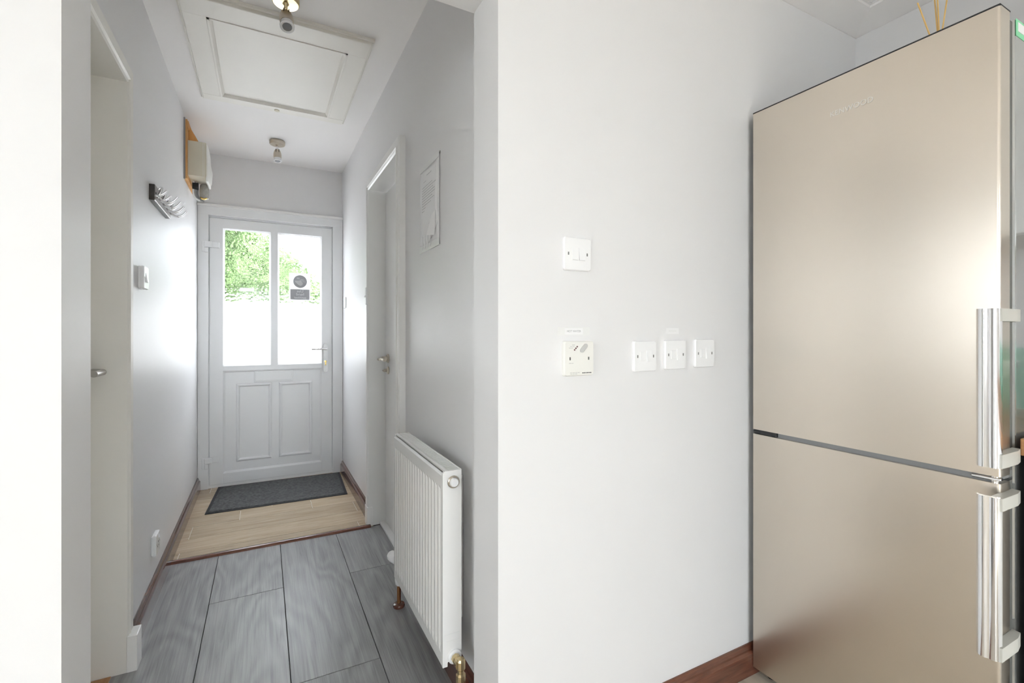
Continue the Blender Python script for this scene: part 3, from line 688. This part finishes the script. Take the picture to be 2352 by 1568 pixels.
# left hall wall
def left_f(y, z): return lambda a, o, c: (XL + o, y + a, z + c)
t = thing('light_switch', 'white single light switch on the hall wall by the cream door', 'switch', (XL, 2.275, 1.347)); f = left_f(2.275, 1.347)
obj('back_box', boxf(f, -0.042, 0.042, 0, 0.012, -0.042, 0.042, 0.003), M_plastic, t)
f2 = lambda a, o, c: f(a, o + 0.0115, c); plate_on(t, f2, 0.086, 0.086, 0.009); screws(t, f2, 0.030, 0.009); rocker(t, f2, -0.012, 0.012, -0.018, 0.018, 0.009, 0.006)
t = thing('power_socket', 'white power socket low on the hall wall', 'socket', (XL, 2.515, 0.232)); f = left_f(2.515, 0.232)
obj('back_box', boxf(f, -0.042, 0.042, 0, 0.010, -0.042, 0.042, 0.003), M_plastic, t)
f2 = lambda a, o, c: f(a, o + 0.0095, c); plate_on(t, f2, 0.086, 0.086, 0.009); screws(t, f2, 0.030, 0.009); rocker(t, f2, 0.010, 0.022, 0.018, 0.034, 0.009, 0.004)
obj('earth_hole', boxf(f2, -0.003, 0.003, 0.0088, 0.0095, 0.002, 0.010, 0), M_dark, t)
for s in (-1, 1): obj('pin_hole', boxf(f2, s * 0.011 - 0.0035, s * 0.011 + 0.0035, 0.0088, 0.0095, -0.016, -0.010, 0), M_dark, t)

# ------------------------------------------------------------------ notice on the hall wall
t = thing('wall_notice', 'printed white paper notice with torn curling corner taped to the wall', 'notice', (XR, 1.77, 1.46))
NY0, NY1, NZ0, NZ1 = 1.655, 1.885, 1.478, 1.792
xo = XR - 0.0015
def sheet(name, y0, y1, z0, z1, bow, x, mat, cut=0.0):
    vs = []; fs = []; nz = 14; ny = 6
    for i in range(nz + 1):
        v = i / nz
        for j in range(ny + 1):
            u = j / ny; y = y1 + (y0 - y1) * u; z = z0 + (z1 - z0) * v
            if cut and v < 0.35 and u > 0.45: z += cut * (0.35 - v) / 0.35 * (u - 0.45) / 0.55
            vs.append((x - 0.001 - bow * math.sin(PI * (1 - v) * 0.9) * (0.4 + 0.6 * u), y, z))
    for i in range(nz):
        for j in range(ny): k = i * (ny + 1) + j; fs.append((k, k + 1, k + ny + 2, k + ny + 1))
    o = obj(name, B().raw(vs, fs, True), mat, t)
    md = o.modifiers.new('thickness', 'SOLIDIFY'); md.thickness = 0.0006
    return o
sheet('back_sheet', NY0, NY1 - 0.01, NZ0 - 0.005, NZ1, 0.001, xo, M_paper)
sh = sheet('front_sheet', NY0 + 0.004, NY1, NZ0, NZ1 - 0.004, 0.004, xo - 0.0012, M_paper, cut=0.07)
b = B(); b.raw([(xo - 0.016, 1.700, 1.575), (xo - 0.024, 1.738, 1.505), (xo - 0.012, 1.678, 1.497), (xo - 0.010, 1.676, 1.590)], [(0, 1, 2), (0, 2, 3)]); o = obj('curled_corner', b, M_paper, t)
md = o.modifiers.new('thickness', 'SOLIDIFY'); md.thickness = 0.0006
for zt_, zb, o_ in ((NZ1 + 0.010, NZ1 - 0.012, 0.0040), (NZ0 + 0.006, NZ0 - 0.020, 0.0042)):
    b = B(); b.box(xo - o_ - 0.0004, xo - o_, NY0 - 0.006, NY1 + 0.006, zb, zt_); obj('tape', b, M_tape, t)
    b = B(); b.box(xo - o_, XR, NY0 - 0.006, NY1 + 0.006, zt_ - 0.002 if zb > 1.6 else zb, zt_ if zb > 1.6 else zb + 0.002); obj('tape_fold', b, M_tape, t)
for k in range(4):
    y = 1.860 - k * 0.034; b = B(); b.raw([(xo - 0.006, y, 1.523), (xo - 0.006, y - 0.011, 1.520), (xo - 0.007, y - 0.020, 1.470), (xo - 0.006, y - 0.010, 1.468)], [(0, 1, 2, 3)])
    o = obj('torn_strip', b, plain('strip_white', (0.9, 0.9, 0.9, 1), 0.5), t); md = o.modifiers.new('thickness', 'SOLIDIFY'); md.thickness = 0.0005
def nline(z, ya, yb, mat, h):
    v = (z - NZ0) / (NZ1 - NZ0); 
    def xs(y):
        u = (NY1 - y) / (NY1 - NY0); return xo - 0.0012 - 0.0016 - 0.004 * math.sin(PI * (1 - v) * 0.9) * (0.4 + 0.6 * u)
    b = B(); y = ya; rs = random.Random(int(z * 10000))
    while y > yb + 0.004:
        w = min(rs.uniform(0.006, 0.02), y - yb); xa = xs(y); xb = xs(y - w)
        b.raw([(xa, y, z), (xb, y - w, z), (xb, y - w, z + h * 0.75), (xa, y, z + h * 0.75)], [(0, 1, 2, 3)]); y -= w + 0.0022
    tag(obj('print_line', b, mat, sh), kind='stuff')
nline(1.752, 1.800, 1.735, M_print, 0.0035)
nline(1.733, 1.840, 1.805, M_print, 0.002)
for k, (ln) in enumerate((0.70, 0.92, 0.78, 0.88, 0.90, 0.72, 0.86, 0.66, 0.62, 0.88, 0.45)):
    nline(1.712 - k * 0.0105, 1.855, 1.855 - 0.185 * ln, M_print, 0.0028)
nline(1.575, 1.855, 1.805, M_printd, 0.005); nline(1.566, 1.855, 1.77, M_print, 0.0025); nline(1.558, 1.855, 1.735, M_print, 0.0025); nline(1.550, 1.855, 1.825, M_print, 0.0025)
nline(1.534, 1.850, 1.828, M_printd, 0.003); nline(1.530, 1.81, 1.78, M_print, 0.002); nline(1.520, 1.850, 1.822, M_printd, 0.003)

# ------------------------------------------------------------------ doormat
dm = thing('doormat', 'charcoal ribbed doormat with black rubber border at the front door', 'doormat', (0.1, 3.76, 0))
P4 = [(-0.324, 3.497), (0.522, 3.476), (0.546, 4.040), (-0.292, 4.062)]
def quadbox(P, z0, z1): return B().raw([(x, y, z0) for x, y in P] + [(x, y, z1) for x, y in P], [(0, 1, 2, 3), (4, 5, 6, 7), (0, 1, 5, 4), (1, 2, 6, 5), (2, 3, 7, 6), (3, 0, 4, 7)])
cxm = sum(p[0] for p in P4) / 4; cym = sum(p[1] for p in P4) / 4
obj('rubber_border', quadbox(P4, 0.0002, 0.0045), M_matedge, dm)
Pi_ = [(cxm + (x - cxm) * 0.955, cym + (y - cym) * 0.93) for x, y in P4]
obj('pile', quadbox(Pi_, 0.004, 0.0075), M_mat, dm)

# ------------------------------------------------------------------ radiator
rd = thing('radiator', 'white ribbed panel radiator with brass valve', 'radiator', (0.5, 1.62, 0.15))
RX, RB, RY0, RY1, RZ0, RZ1 = 0.468, 0.528, 1.327, 1.918, 0.150, 0.728
zs = [(RZ0, 0), (RZ0 + 0.034, 0), (RZ0 + 0.052, 1), (RZ1 - 0.068, 1), (RZ1 - 0.050, 0), (RZ1 - 0.016, 0), (RZ1 - 0.008, -0.5)]
ys = [RY0 + 0.0005]; pr = [0.0]
npr = 18; pitch = (RY1 - RY0 - 0.03) / npr; y = RY0 + 0.015
for k in range(npr):
    for t_, v in ((0.0, 0), (0.16, 0), (0.34, 1), (0.66, 1), (0.84, 0)): ys.append(y + pitch * t_); pr.append(v)
    y += pitch
ys += [RY1 - 0.015, RY1 - 0.002]; pr += [0, 0]
vs = []; fs = []; n = len(ys)
for z, a in zs:
    for yy, v in zip(ys, pr):
        vs.append((RX + (0.0075 * v if a == 1 else 0) + (0.004 if a < 0 else 0), yy, z))
for r in range(len(zs) - 1):
    for k in range(n - 1): fs.append((r * n + k, r * n + k + 1, (r + 1) * n + k + 1, (r + 1) * n + k))
b = B(); b.raw(vs, fs); b.box(RX + 0.009, RX + 0.014, RY0 + 0.002, RY1 - 0.002, RZ0 + 0.002, RZ1 - 0.012); obj('ribbed_panel', b, M_rad, rd)
b = B(); b.prism([(0.0008, 0.0), (0.016, 0.0), (0.016, 0.012), (0.060, 0.036), (0.060, RZ1 - RZ0), (0.006, RZ1 - RZ0), (0.0008, RZ1 - RZ0 - 0.008)], RY0, RY0 + 0.0085, lambda a, c, d: (RX + a - 0.002, d, RZ0 + c))
sp = obj('side_panel', b, M_rad, rd)
b = B(); b.box(RX + 0.006, RX + 0.050, RY0 - 0.0008, RY0 + 0.004, RZ0 + 0.093, RZ0 + 0.0955); b.box(RX + 0.012, RX + 0.050, RY0 - 0.0008, RY0 + 0.004, RZ0 + 0.074, RZ0 + 0.0755)
obj('panel_crease', b, M_tape, sp)
b = B(); b.box(RX + 0.002, RB, RY1 - 0.008, RY1, RZ0 + 0.03, RZ1 - 0.001, 0.002); obj('side_panel', b, M_rad, rd)
b = B(); b.box(RX + 0.008, RX + 0.018, RY0 + 0.004, RY1 - 0.004, RZ1 - 0.008, RZ1 + 0.001, 0.002); b.box(RB - 0.006, RB, RY0 + 0.004, RY1 - 0.004, RZ1 - 0.02, RZ1 + 0.001, 0.002)
y = RY0 + 0.012
while y < RY1 - 0.014:
    b.box(RX + 0.016, RB - 0.004, y, y + 0.0065, RZ1 - 0.006, RZ1 - 0.0015); y += 0.0105
b.box(RX + 0.016, RB - 0.004, RY0 + 0.004, RY1 - 0.004, RZ1 - 0.022, RZ1 - 0.018)
tag(obj('top_grille', b, M_rad, rd), kind='stuff')
b = B(); b.box(RB - 0.012, RB - 0.002, RY0 + 0.01, RY1 - 0.01, RZ0 + 0.01, RZ1 - 0.03); obj('convector', b, M_rad, rd)
for y in (1.44, 1.80):
    b = B(); b.box(RB - 0.003, XR - 0.0012, y - 0.015, y + 0.015, 0.22, 0.68, 0.002); obj('wall_bracket', b, M_rad, rd)
pc = (0.500, RY0, 0.694)
b = B(); b.lathe([(0.0185, 0), (0.0185, 0.004), (0.0165, 0.006), (0.013, 0.006)], pc, (0, -1, 0), 28); pg = obj('bleed_ring', b, M_nickel, rd)
b = B(); b.lathe([(0.0135, 0.004), (0.0135, 0.010), (0.011, 0.0135)], pc, (0, -1, 0), 28); obj('bleed_plug', b, M_plastic, pg)
# near valve
vx, vz = 0.503, 0.176
b = B(); b.lathe([(0.021, 0), (0.021, 0.006), (0.017, 0.010)], (vx, RY0 - 0.0, vz), (0, -1, 0), 24); obj('valve_collar', b, M_plastic, rd)
b = B(); b.lathe([(0.0135, 0.008), (0.0135, 0.022), (0.011, 0.026), (0.011, 0.040), (0.014, 0.044)], (vx, RY0, vz), (0, -1, 0), 8, False)
b.lathe([(0.010, 0.02), (0.0135, 0.014), (0.0135, -0.008), (0.010, -0.012), (0.010, -0.022), (0.0145, -0.026), (0.0145, -0.048), (0.011, -0.054)], (vx + 0.004, RY0 - 0.042, vz - 0.004), seg=10, smooth=False)
vv = obj('valve', b, M_brass, rd)
b = B(); b.tube([(vx + 0.004, RY0 - 0.042, vz - 0.05), (vx + 0.004, RY0 - 0.042, 0.0)], 0.0075); obj('pipe', b, M_copper, rd)
b = B(); b.lathe([(0.021, 0), (0.021, 0.006), (0.012, 0.014)], (vx + 0.004, RY0 - 0.042, 0), seg=24); obj('pipe_collar', b, M_mahog, rd)
# far thermostatic valve
tx, ty = 0.498, 1.958
b = B(); b.lathe([(0.010, 0.088), (0.015, 0.095), (0.017, 0.11), (0.017, 0.165), (0.014, 0.17)], (tx, ty, 0), seg=24)
b.tube([(tx, ty, 0.16), (tx, RY1 - 0.004, 0.16)], 0.011); obj('thermostatic_body', b, M_plastic, rd)
b = B(); b.lathe([(0.016, 0), (0.020, 0.004), (0.0225, 0.020), (0.022, 0.045), (0.019, 0.056), (0.012, 0.062)], (tx + 0.006, ty, 0.186), (-0.72, 0.0, 0.62), 28); obj('thermostatic_head', b, M_plastic, rd)
b = B(); b.lathe([(0.0165, 0), (0.0165, 0.004)], (tx + 0.004, ty, 0.184), (-0.72, 0, 0.62), 28); obj('chrome_ring', b, M_chrome, rd)
b = B(); b.tube([(tx, ty, 0.095), (tx, ty, 0.0)], 0.0078); obj('pipe', b, M_copper, rd)
b = B(); b.lathe([(0.023, 0), (0.0245, 0.006), (0.0225, 0.012), (0.015, 0.015), (0.008, 0.015)], (tx, ty, 0), seg=28); obj('pipe_collar', b, M_mahog, rd)

# ------------------------------------------------------------------ fridge freezer
FXF, FYA, FYB, FH = 1.4385, 0.423, 1.018, 1.865
fr = thing('fridge_freezer', 'tall brushed steel fridge freezer with vertical chrome handles', 'fridge', (1.76, 0.72, 0))
def fdoor(z0, z1, nm):
    r = 0.006; pts = [(FXF, FYB), (FXF + 0.052, FYB), (FXF + 0.052, FYA)]
    for k in range(7):
        a = PI * 1.5 - PI / 2 * k / 6; pts.append((FXF + r + r * math.cos(a), FYA + r + r * math.sin(a)))
    b = B(); b.prism(pts, z0, z1, lambda a, c, d: (a, c, d), True)
    o = obj(nm, b, M_fridge, fr); return o
up = fdoor(0.818, FH - 0.004, 'door'); lo = fdoor(0.030, 0.803, 'door')
b = B(); b.box(FXF - 0.001, FXF + 0.056, FYA - 0.0005, FYB + 0.001, FH - 0.0045, FH - 0.0005, 0.001, 1); obj('top_trim', b, M_dark, up)
b = B(); b.box(FXF + 0.050, FXF + 0.092, FYA + 0.006, FYB - 0.004, 0.036, 0.800); b.box(FXF + 0.050, FXF + 0.092, FYA + 0.006, FYB - 0.004, 0.822, FH - 0.012); obj('gasket', b, M_gasket, fr)
b = B(); b.box(FXF + 0.088, KX1 - 0.03, FYA + 0.001, FYB - 0.001, 0.028, FH - 0.006, 0.005); cb = obj('cabinet', b, M_fside, fr)
b = B(); b.box(FXF + 0.012, FXF + 0.09, FYA + 0.012, FYB - 0.01, 0.803, 0.818); obj('door_gap_trim', b, M_grey, fr)
b = B(); b.box(FXF + 0.003, FXF + 0.02, 0.94, FYB - 0.001, 0.8035, 0.8175, 0.001, 1); b.box(FXF + 0.001, FXF + 0.015, 0.995, FYB, 0.806, 0.815, 0.001, 1); obj('middle_hinge', b, M_dark, fr)
b = B(); b.box(FXF + 0.006, FXF + 0.022, 0.424, 0.475, 0.807, 0.8145, 0.002, 1); b.lathe([(0.007, 0), (0.007, 0.015)], (FXF + 0.014, 0.436, 0.803)); obj('hinge_pin', b, M_chrome, fr)
b = B(); b.prism([(0, 0), (0.002, 0.006), (0.010, 0.011), (0.030, 0.012), (0.046, 0.003), (0.050, 0)], FXF + 0.012, FXF + 0.08, lambda a, c, d: (d, 1.012 - a, FH - 0.006 + c)); obj('hinge_cover', b, M_grey, fr)
for y in (FYB - 0.035, FYA + 0.06):
    b = B(); b.lathe([(0.016, 0), (0.016, 0.010), (0.008, 0.012), (0.008, 0.04)], (FXF + 0.05, y, 0), seg=16); obj('foot', b, M_dark, fr)
b = B(); b.box(FXF + 0.1, FXF + 0.4, FYA + 0.03, FYB - 0.03, 0.0, 0.03); obj('plinth', b, M_dark, fr)
text('brand_lettering', 'KENWOOD', 0.0205, (FXF - 0.0008, 0.7225, 1.760), M_logo, up, (0, -1, 0), (0, 0, 1), 0.0003)
def fhandle(door, z0, z1):
    # curved chrome blade standing off the front, held by two blocks on the door edge
    hx = 1.385
    pts = []
    outer = [(0.004, 0.447), (-0.002, 0.443), (-0.006, 0.437), (-0.0065, 0.430), (-0.003, 0.424), (-0.0045, 0.420), (-0.004, 0.414), (0.002, 0.4085), (0.010, 0.407)]
    inner = [(0.012, 0.411), (0.008, 0.416), (0.006, 0.424), (0.004, 0.432), (0.006, 0.440), (0.010, 0.446)]
    b = B(); b.prism([(hx + a, c) for a, c in outer + inner], z0, z1, lambda a, c, d: (a, c, d), True)
    obj('handle', b, M_chrome, door)
    for za, zb in ((z1 - 0.0275, z1 - 0.0005), (z0 + 0.0005, z0 + 0.030)):
        b = B(); b.prism([(hx + 0.002, 0.425), (hx + 0.002, 0.405), (FXF + 0.030, 0.4035), (FXF + 0.060, 0.408), (FXF + 0.064, 0.4225), (FXF + 0.008, 0.4225), (FXF - 0.012, 0.425)], za, zb, lambda a, c, d: (a, c, d))
        obj('handle_bracket', b, M_bracket, door)
fhandle(up, 0.848, 1.190); fhandle(lo, 0.437, 0.785)
b = B(); b.box(FXF + 0.0905, FXF + 0.16, FYA + 0.0003, FYA + 0.0012, FH - 0.045, FH - 0.006); st = obj('energy_sticker', b, M_stickg, cb)
b = B(); b.box(FXF + 0.101, FXF + 0.15, FYA - 0.0004, FYA + 0.001, FH - 0.033, FH - 0.012); obj('sticker_window', b, M_paper, cb)

# reed diffuser on top of the fridge
rdf = thing('reed_diffuser', 'golden reed sticks of a diffuser on top of the fridge', 'diffuser', (1.70, 0.63, FH - 0.006))
zb = FH - 0.006
b = B(); b.lathe([(0.030, 0), (0.033, 0.004), (0.033, 0.055), (0.026, 0.068), (0.014, 0.074), (0.014, 0.088), (0.011, 0.088)], (1.70, 0.628, zb), seg=28); obj('bottle', b, plain('amber_bottle', (0.30, 0.17, 0.06, 1), 0.1), rdf)
for tx_, ty_, tz in ((1.70, 0.676, 0.245), (1.70, 0.631, 0.26), (1.705, 0.640, 0.262), (1.70, 0.603, 0.26)):
    sx_ = 1.70 + (tx_ - 1.70) * 0.2; sy = 0.628 + (0.628 - ty_) * 0.25
    b = B(); b.tube([(sx_, sy if abs(ty_ - 0.631) > 0.012 else 0.622, zb + 0.012), (tx_, ty_, zb + tz)], 0.0019, 8); obj('reed', b, M_reed, rdf)

# ------------------------------------------------------------------ kitchen units beside the fridge
WX = 1.506
b = B(); b.box(WX, KX1, -1.7, FYA - 0.012, 0.862, 0.900, 0.002)
tag(obj('worktop', b, M_oak, loc=(1.8, -0.6, 0.862)), 'oak block worktop ending against the fridge side', 'worktop')
for k in range(3):
    y1 = FYA - 0.014 - k * 0.7; y0 = y1 - 0.698
    t = thing('base_cabinet', 'white base cabinet under the oak worktop, %s the fridge' % ('next to', 'one unit from', 'two units from')[k].strip(), 'cabinet', (1.82, (y0 + y1) / 2, 0), group='base cabinets under the worktop')
    b = B(); b.box(WX + 0.035, KX1 - 0.002, y0, y1, 0.10, 0.861); obj('body', b, M_plinth, t)
    b = B(); b.box(WX + 0.075, KX1 - 0.05, y0, y1, 0.0, 0.10); obj('plinth', b, M_plinth, t)
    b = B(); b.box(WX + 0.016, WX + 0.034, y0 + 0.03, y1 - 0.03, 0.12, 0.85, 0.002); dd = obj('door', b, M_cab, t)
    b = B(); b.tube([(WX + 0.018, y0 + 0.06, 0.64), (WX - 0.008, y0 + 0.06, 0.64), (WX - 0.008, y0 + 0.06, 0.80), (WX + 0.018, y0 + 0.06, 0.80)], 0.005); obj('handle', b, M_chrome, dd)
    t = thing('wall_cabinet', 'white wall cabinet above the worktop, %s the fridge' % ('next to', 'one unit from', 'two units from')[k], 'cabinet', (1.95, (y0 + y1) / 2, 1.4), group='wall cabinets above the worktop')
    b = B(); b.box(1.80, KX1, y0, y1, 1.40, 2.12); obj('body', b, M_cab, t)
    b = B(); b.box(1.781, 1.799, y0 + 0.002, y1 - 0.002, 1.402, 2.118, 0.002); dd = obj('door', b, M_cab, t)
    b = B(); b.tube([(1.783, y0 + 0.05, 1.45), (1.757, y0 + 0.05, 1.45), (1.757, y0 + 0.05, 1.60), (1.783, y0 + 0.05, 1.60)], 0.005); obj('handle', b, M_chrome, dd)
b = B(); b.box(KX1 - 0.012, KX1 + 0.001, -1.7, FYA - 0.014, 0.9, 1.09)
tag(obj('splashback', b, M_green, loc=(KX1, -0.6, 0.9)), 'green glass upstand behind the oak worktop', 'splashback')
for k, (xx, yy, h) in enumerate(((1.86, 0.30, 0.14), (1.90, 0.17, 0.11))):
    t = thing('storage_jar', ('tall', 'short')[k] + ' clear glass jar standing on the oak worktop', 'jar', (xx, yy, 0.9))
    b = B(); b.lathe([(0.038, 0), (0.042, 0.006), (0.042, h - 0.02), (0.034, h)], (xx, yy, 0.8999), seg=24); obj('glass', b, M_glass, t)
    b = B(); b.lathe([(0.036, 0), (0.036, 0.018), (0.03, 0.022)], (xx, yy, 0.9 + h - 0.001), seg=24); obj('lid', b, M_chrome, t)

# kitchen window and patio doors (behind the camera)
w1 = thing('window_1', 'white framed kitchen side window', 'window', (KX0 - 0.06, -0.7, 0.9), kind='structure')
b = B(); fx0, fx1 = KX0 - 0.09, KX0 - 0.03
b.box(fx0, fx1, -1.8, -1.75, 0.9, 2.1); b.box(fx0, fx1, 0.35, 0.4, 0.9, 2.1); b.box(fx0, fx1, -1.75, 0.35, 0.9, 0.95); b.box(fx0, fx1, -1.75, 0.35, 2.05, 2.1); b.box(fx0, fx1, -0.73, -0.67, 0.95, 2.05); obj('window_frame', b, M_upvc, w1)
for y0, y1 in ((-1.75, -0.73), (-0.67, 0.35)):
    b = B(); b.box(KX0 - 0.064, KX0 - 0.058, y0, y1, 0.95, 2.05); obj('pane', b, M_glass, w1)
w2 = thing('door_4', 'white framed glazed patio doors of the kitchen', 'door', (0.3, KY0 - 0.06, 0), kind='structure')
for x0, x1 in ((-0.55, 0.3), (0.3, 1.15)):
    b = B(); b.box(x0, x0 + 0.06, KY0 - 0.09, KY0 - 0.03, 0, 2.06); b.box(x1 - 0.06, x1, KY0 - 0.09, KY0 - 0.03, 0, 2.06); b.box(x0 + 0.06, x1 - 0.06, KY0 - 0.09, KY0 - 0.03, 0, 0.1); b.box(x0 + 0.06, x1 - 0.06, KY0 - 0.09, KY0 - 0.03, 1.99, 2.06); lf = obj('leaf', b, M_upvc, w2)
    b = B(); b.box(x0 + 0.06, x1 - 0.06, KY0 - 0.064, KY0 - 0.058, 0.1, 1.99); obj('pane', b, M_glass, lf)

# ------------------------------------------------------------------ outside the front door
b = B(); b.box(-30, 30, -30, 40, -0.3, -0.12)
tag(obj('ground', b, M_concrete), 'pale concrete ground outside', 'ground', kind='structure')
b = B(); b.box(-4, 4, 6.6, 6.75, -0.12, 1.50)
tag(obj('garden_wall', b, M_render, loc=(0, 6.7, -0.12)), 'white rendered garden wall beyond the front door', 'wall')
tr = thing('garden_tree', 'green leafy tree behind the garden wall, seen through the door glass', 'tree', (-0.9, 8.6, -0.12))
b = B(); b.tube([(-0.9, 8.6, -0.12), (-0.88, 8.62, 1.2), (-0.95, 8.6, 2.4)], [0.12, 0.10, 0.06], sub=3); obj('trunk', b, M_trunk, tr)
b = B(); rs = random.Random(3)
for k in range(2600):
    c = rs.choice(((-1.1, 8.6, 2.5, 1.1), (-0.75, 8.5, 2.8, 0.8), (-0.2, 8.5, 1.95, 0.75), (-1.6, 8.7, 1.9, 0.9), (0.35, 8.5, 1.65, 0.55)))
    d = Vector((rs.gauss(0, 1), rs.gauss(0, 1), rs.gauss(0, 1))).normalized() * c[3] * rs.uniform(0.55, 1.0)
    p = Vector(c[:3]) + d; u = Vector((rs.gauss(0, 1), rs.gauss(0, 1), rs.gauss(0, 1))).normalized(); w = u.orthogonal().normalized(); s = rs.uniform(0.14, 0.24)
    b.bm.faces.new([b.bm.verts.new(p + q) for q in (u * s, w * s * 0.5, -u * s, -w * s * 0.5)])
tag(obj('foliage', b, M_leaf, tr), kind='stuff')
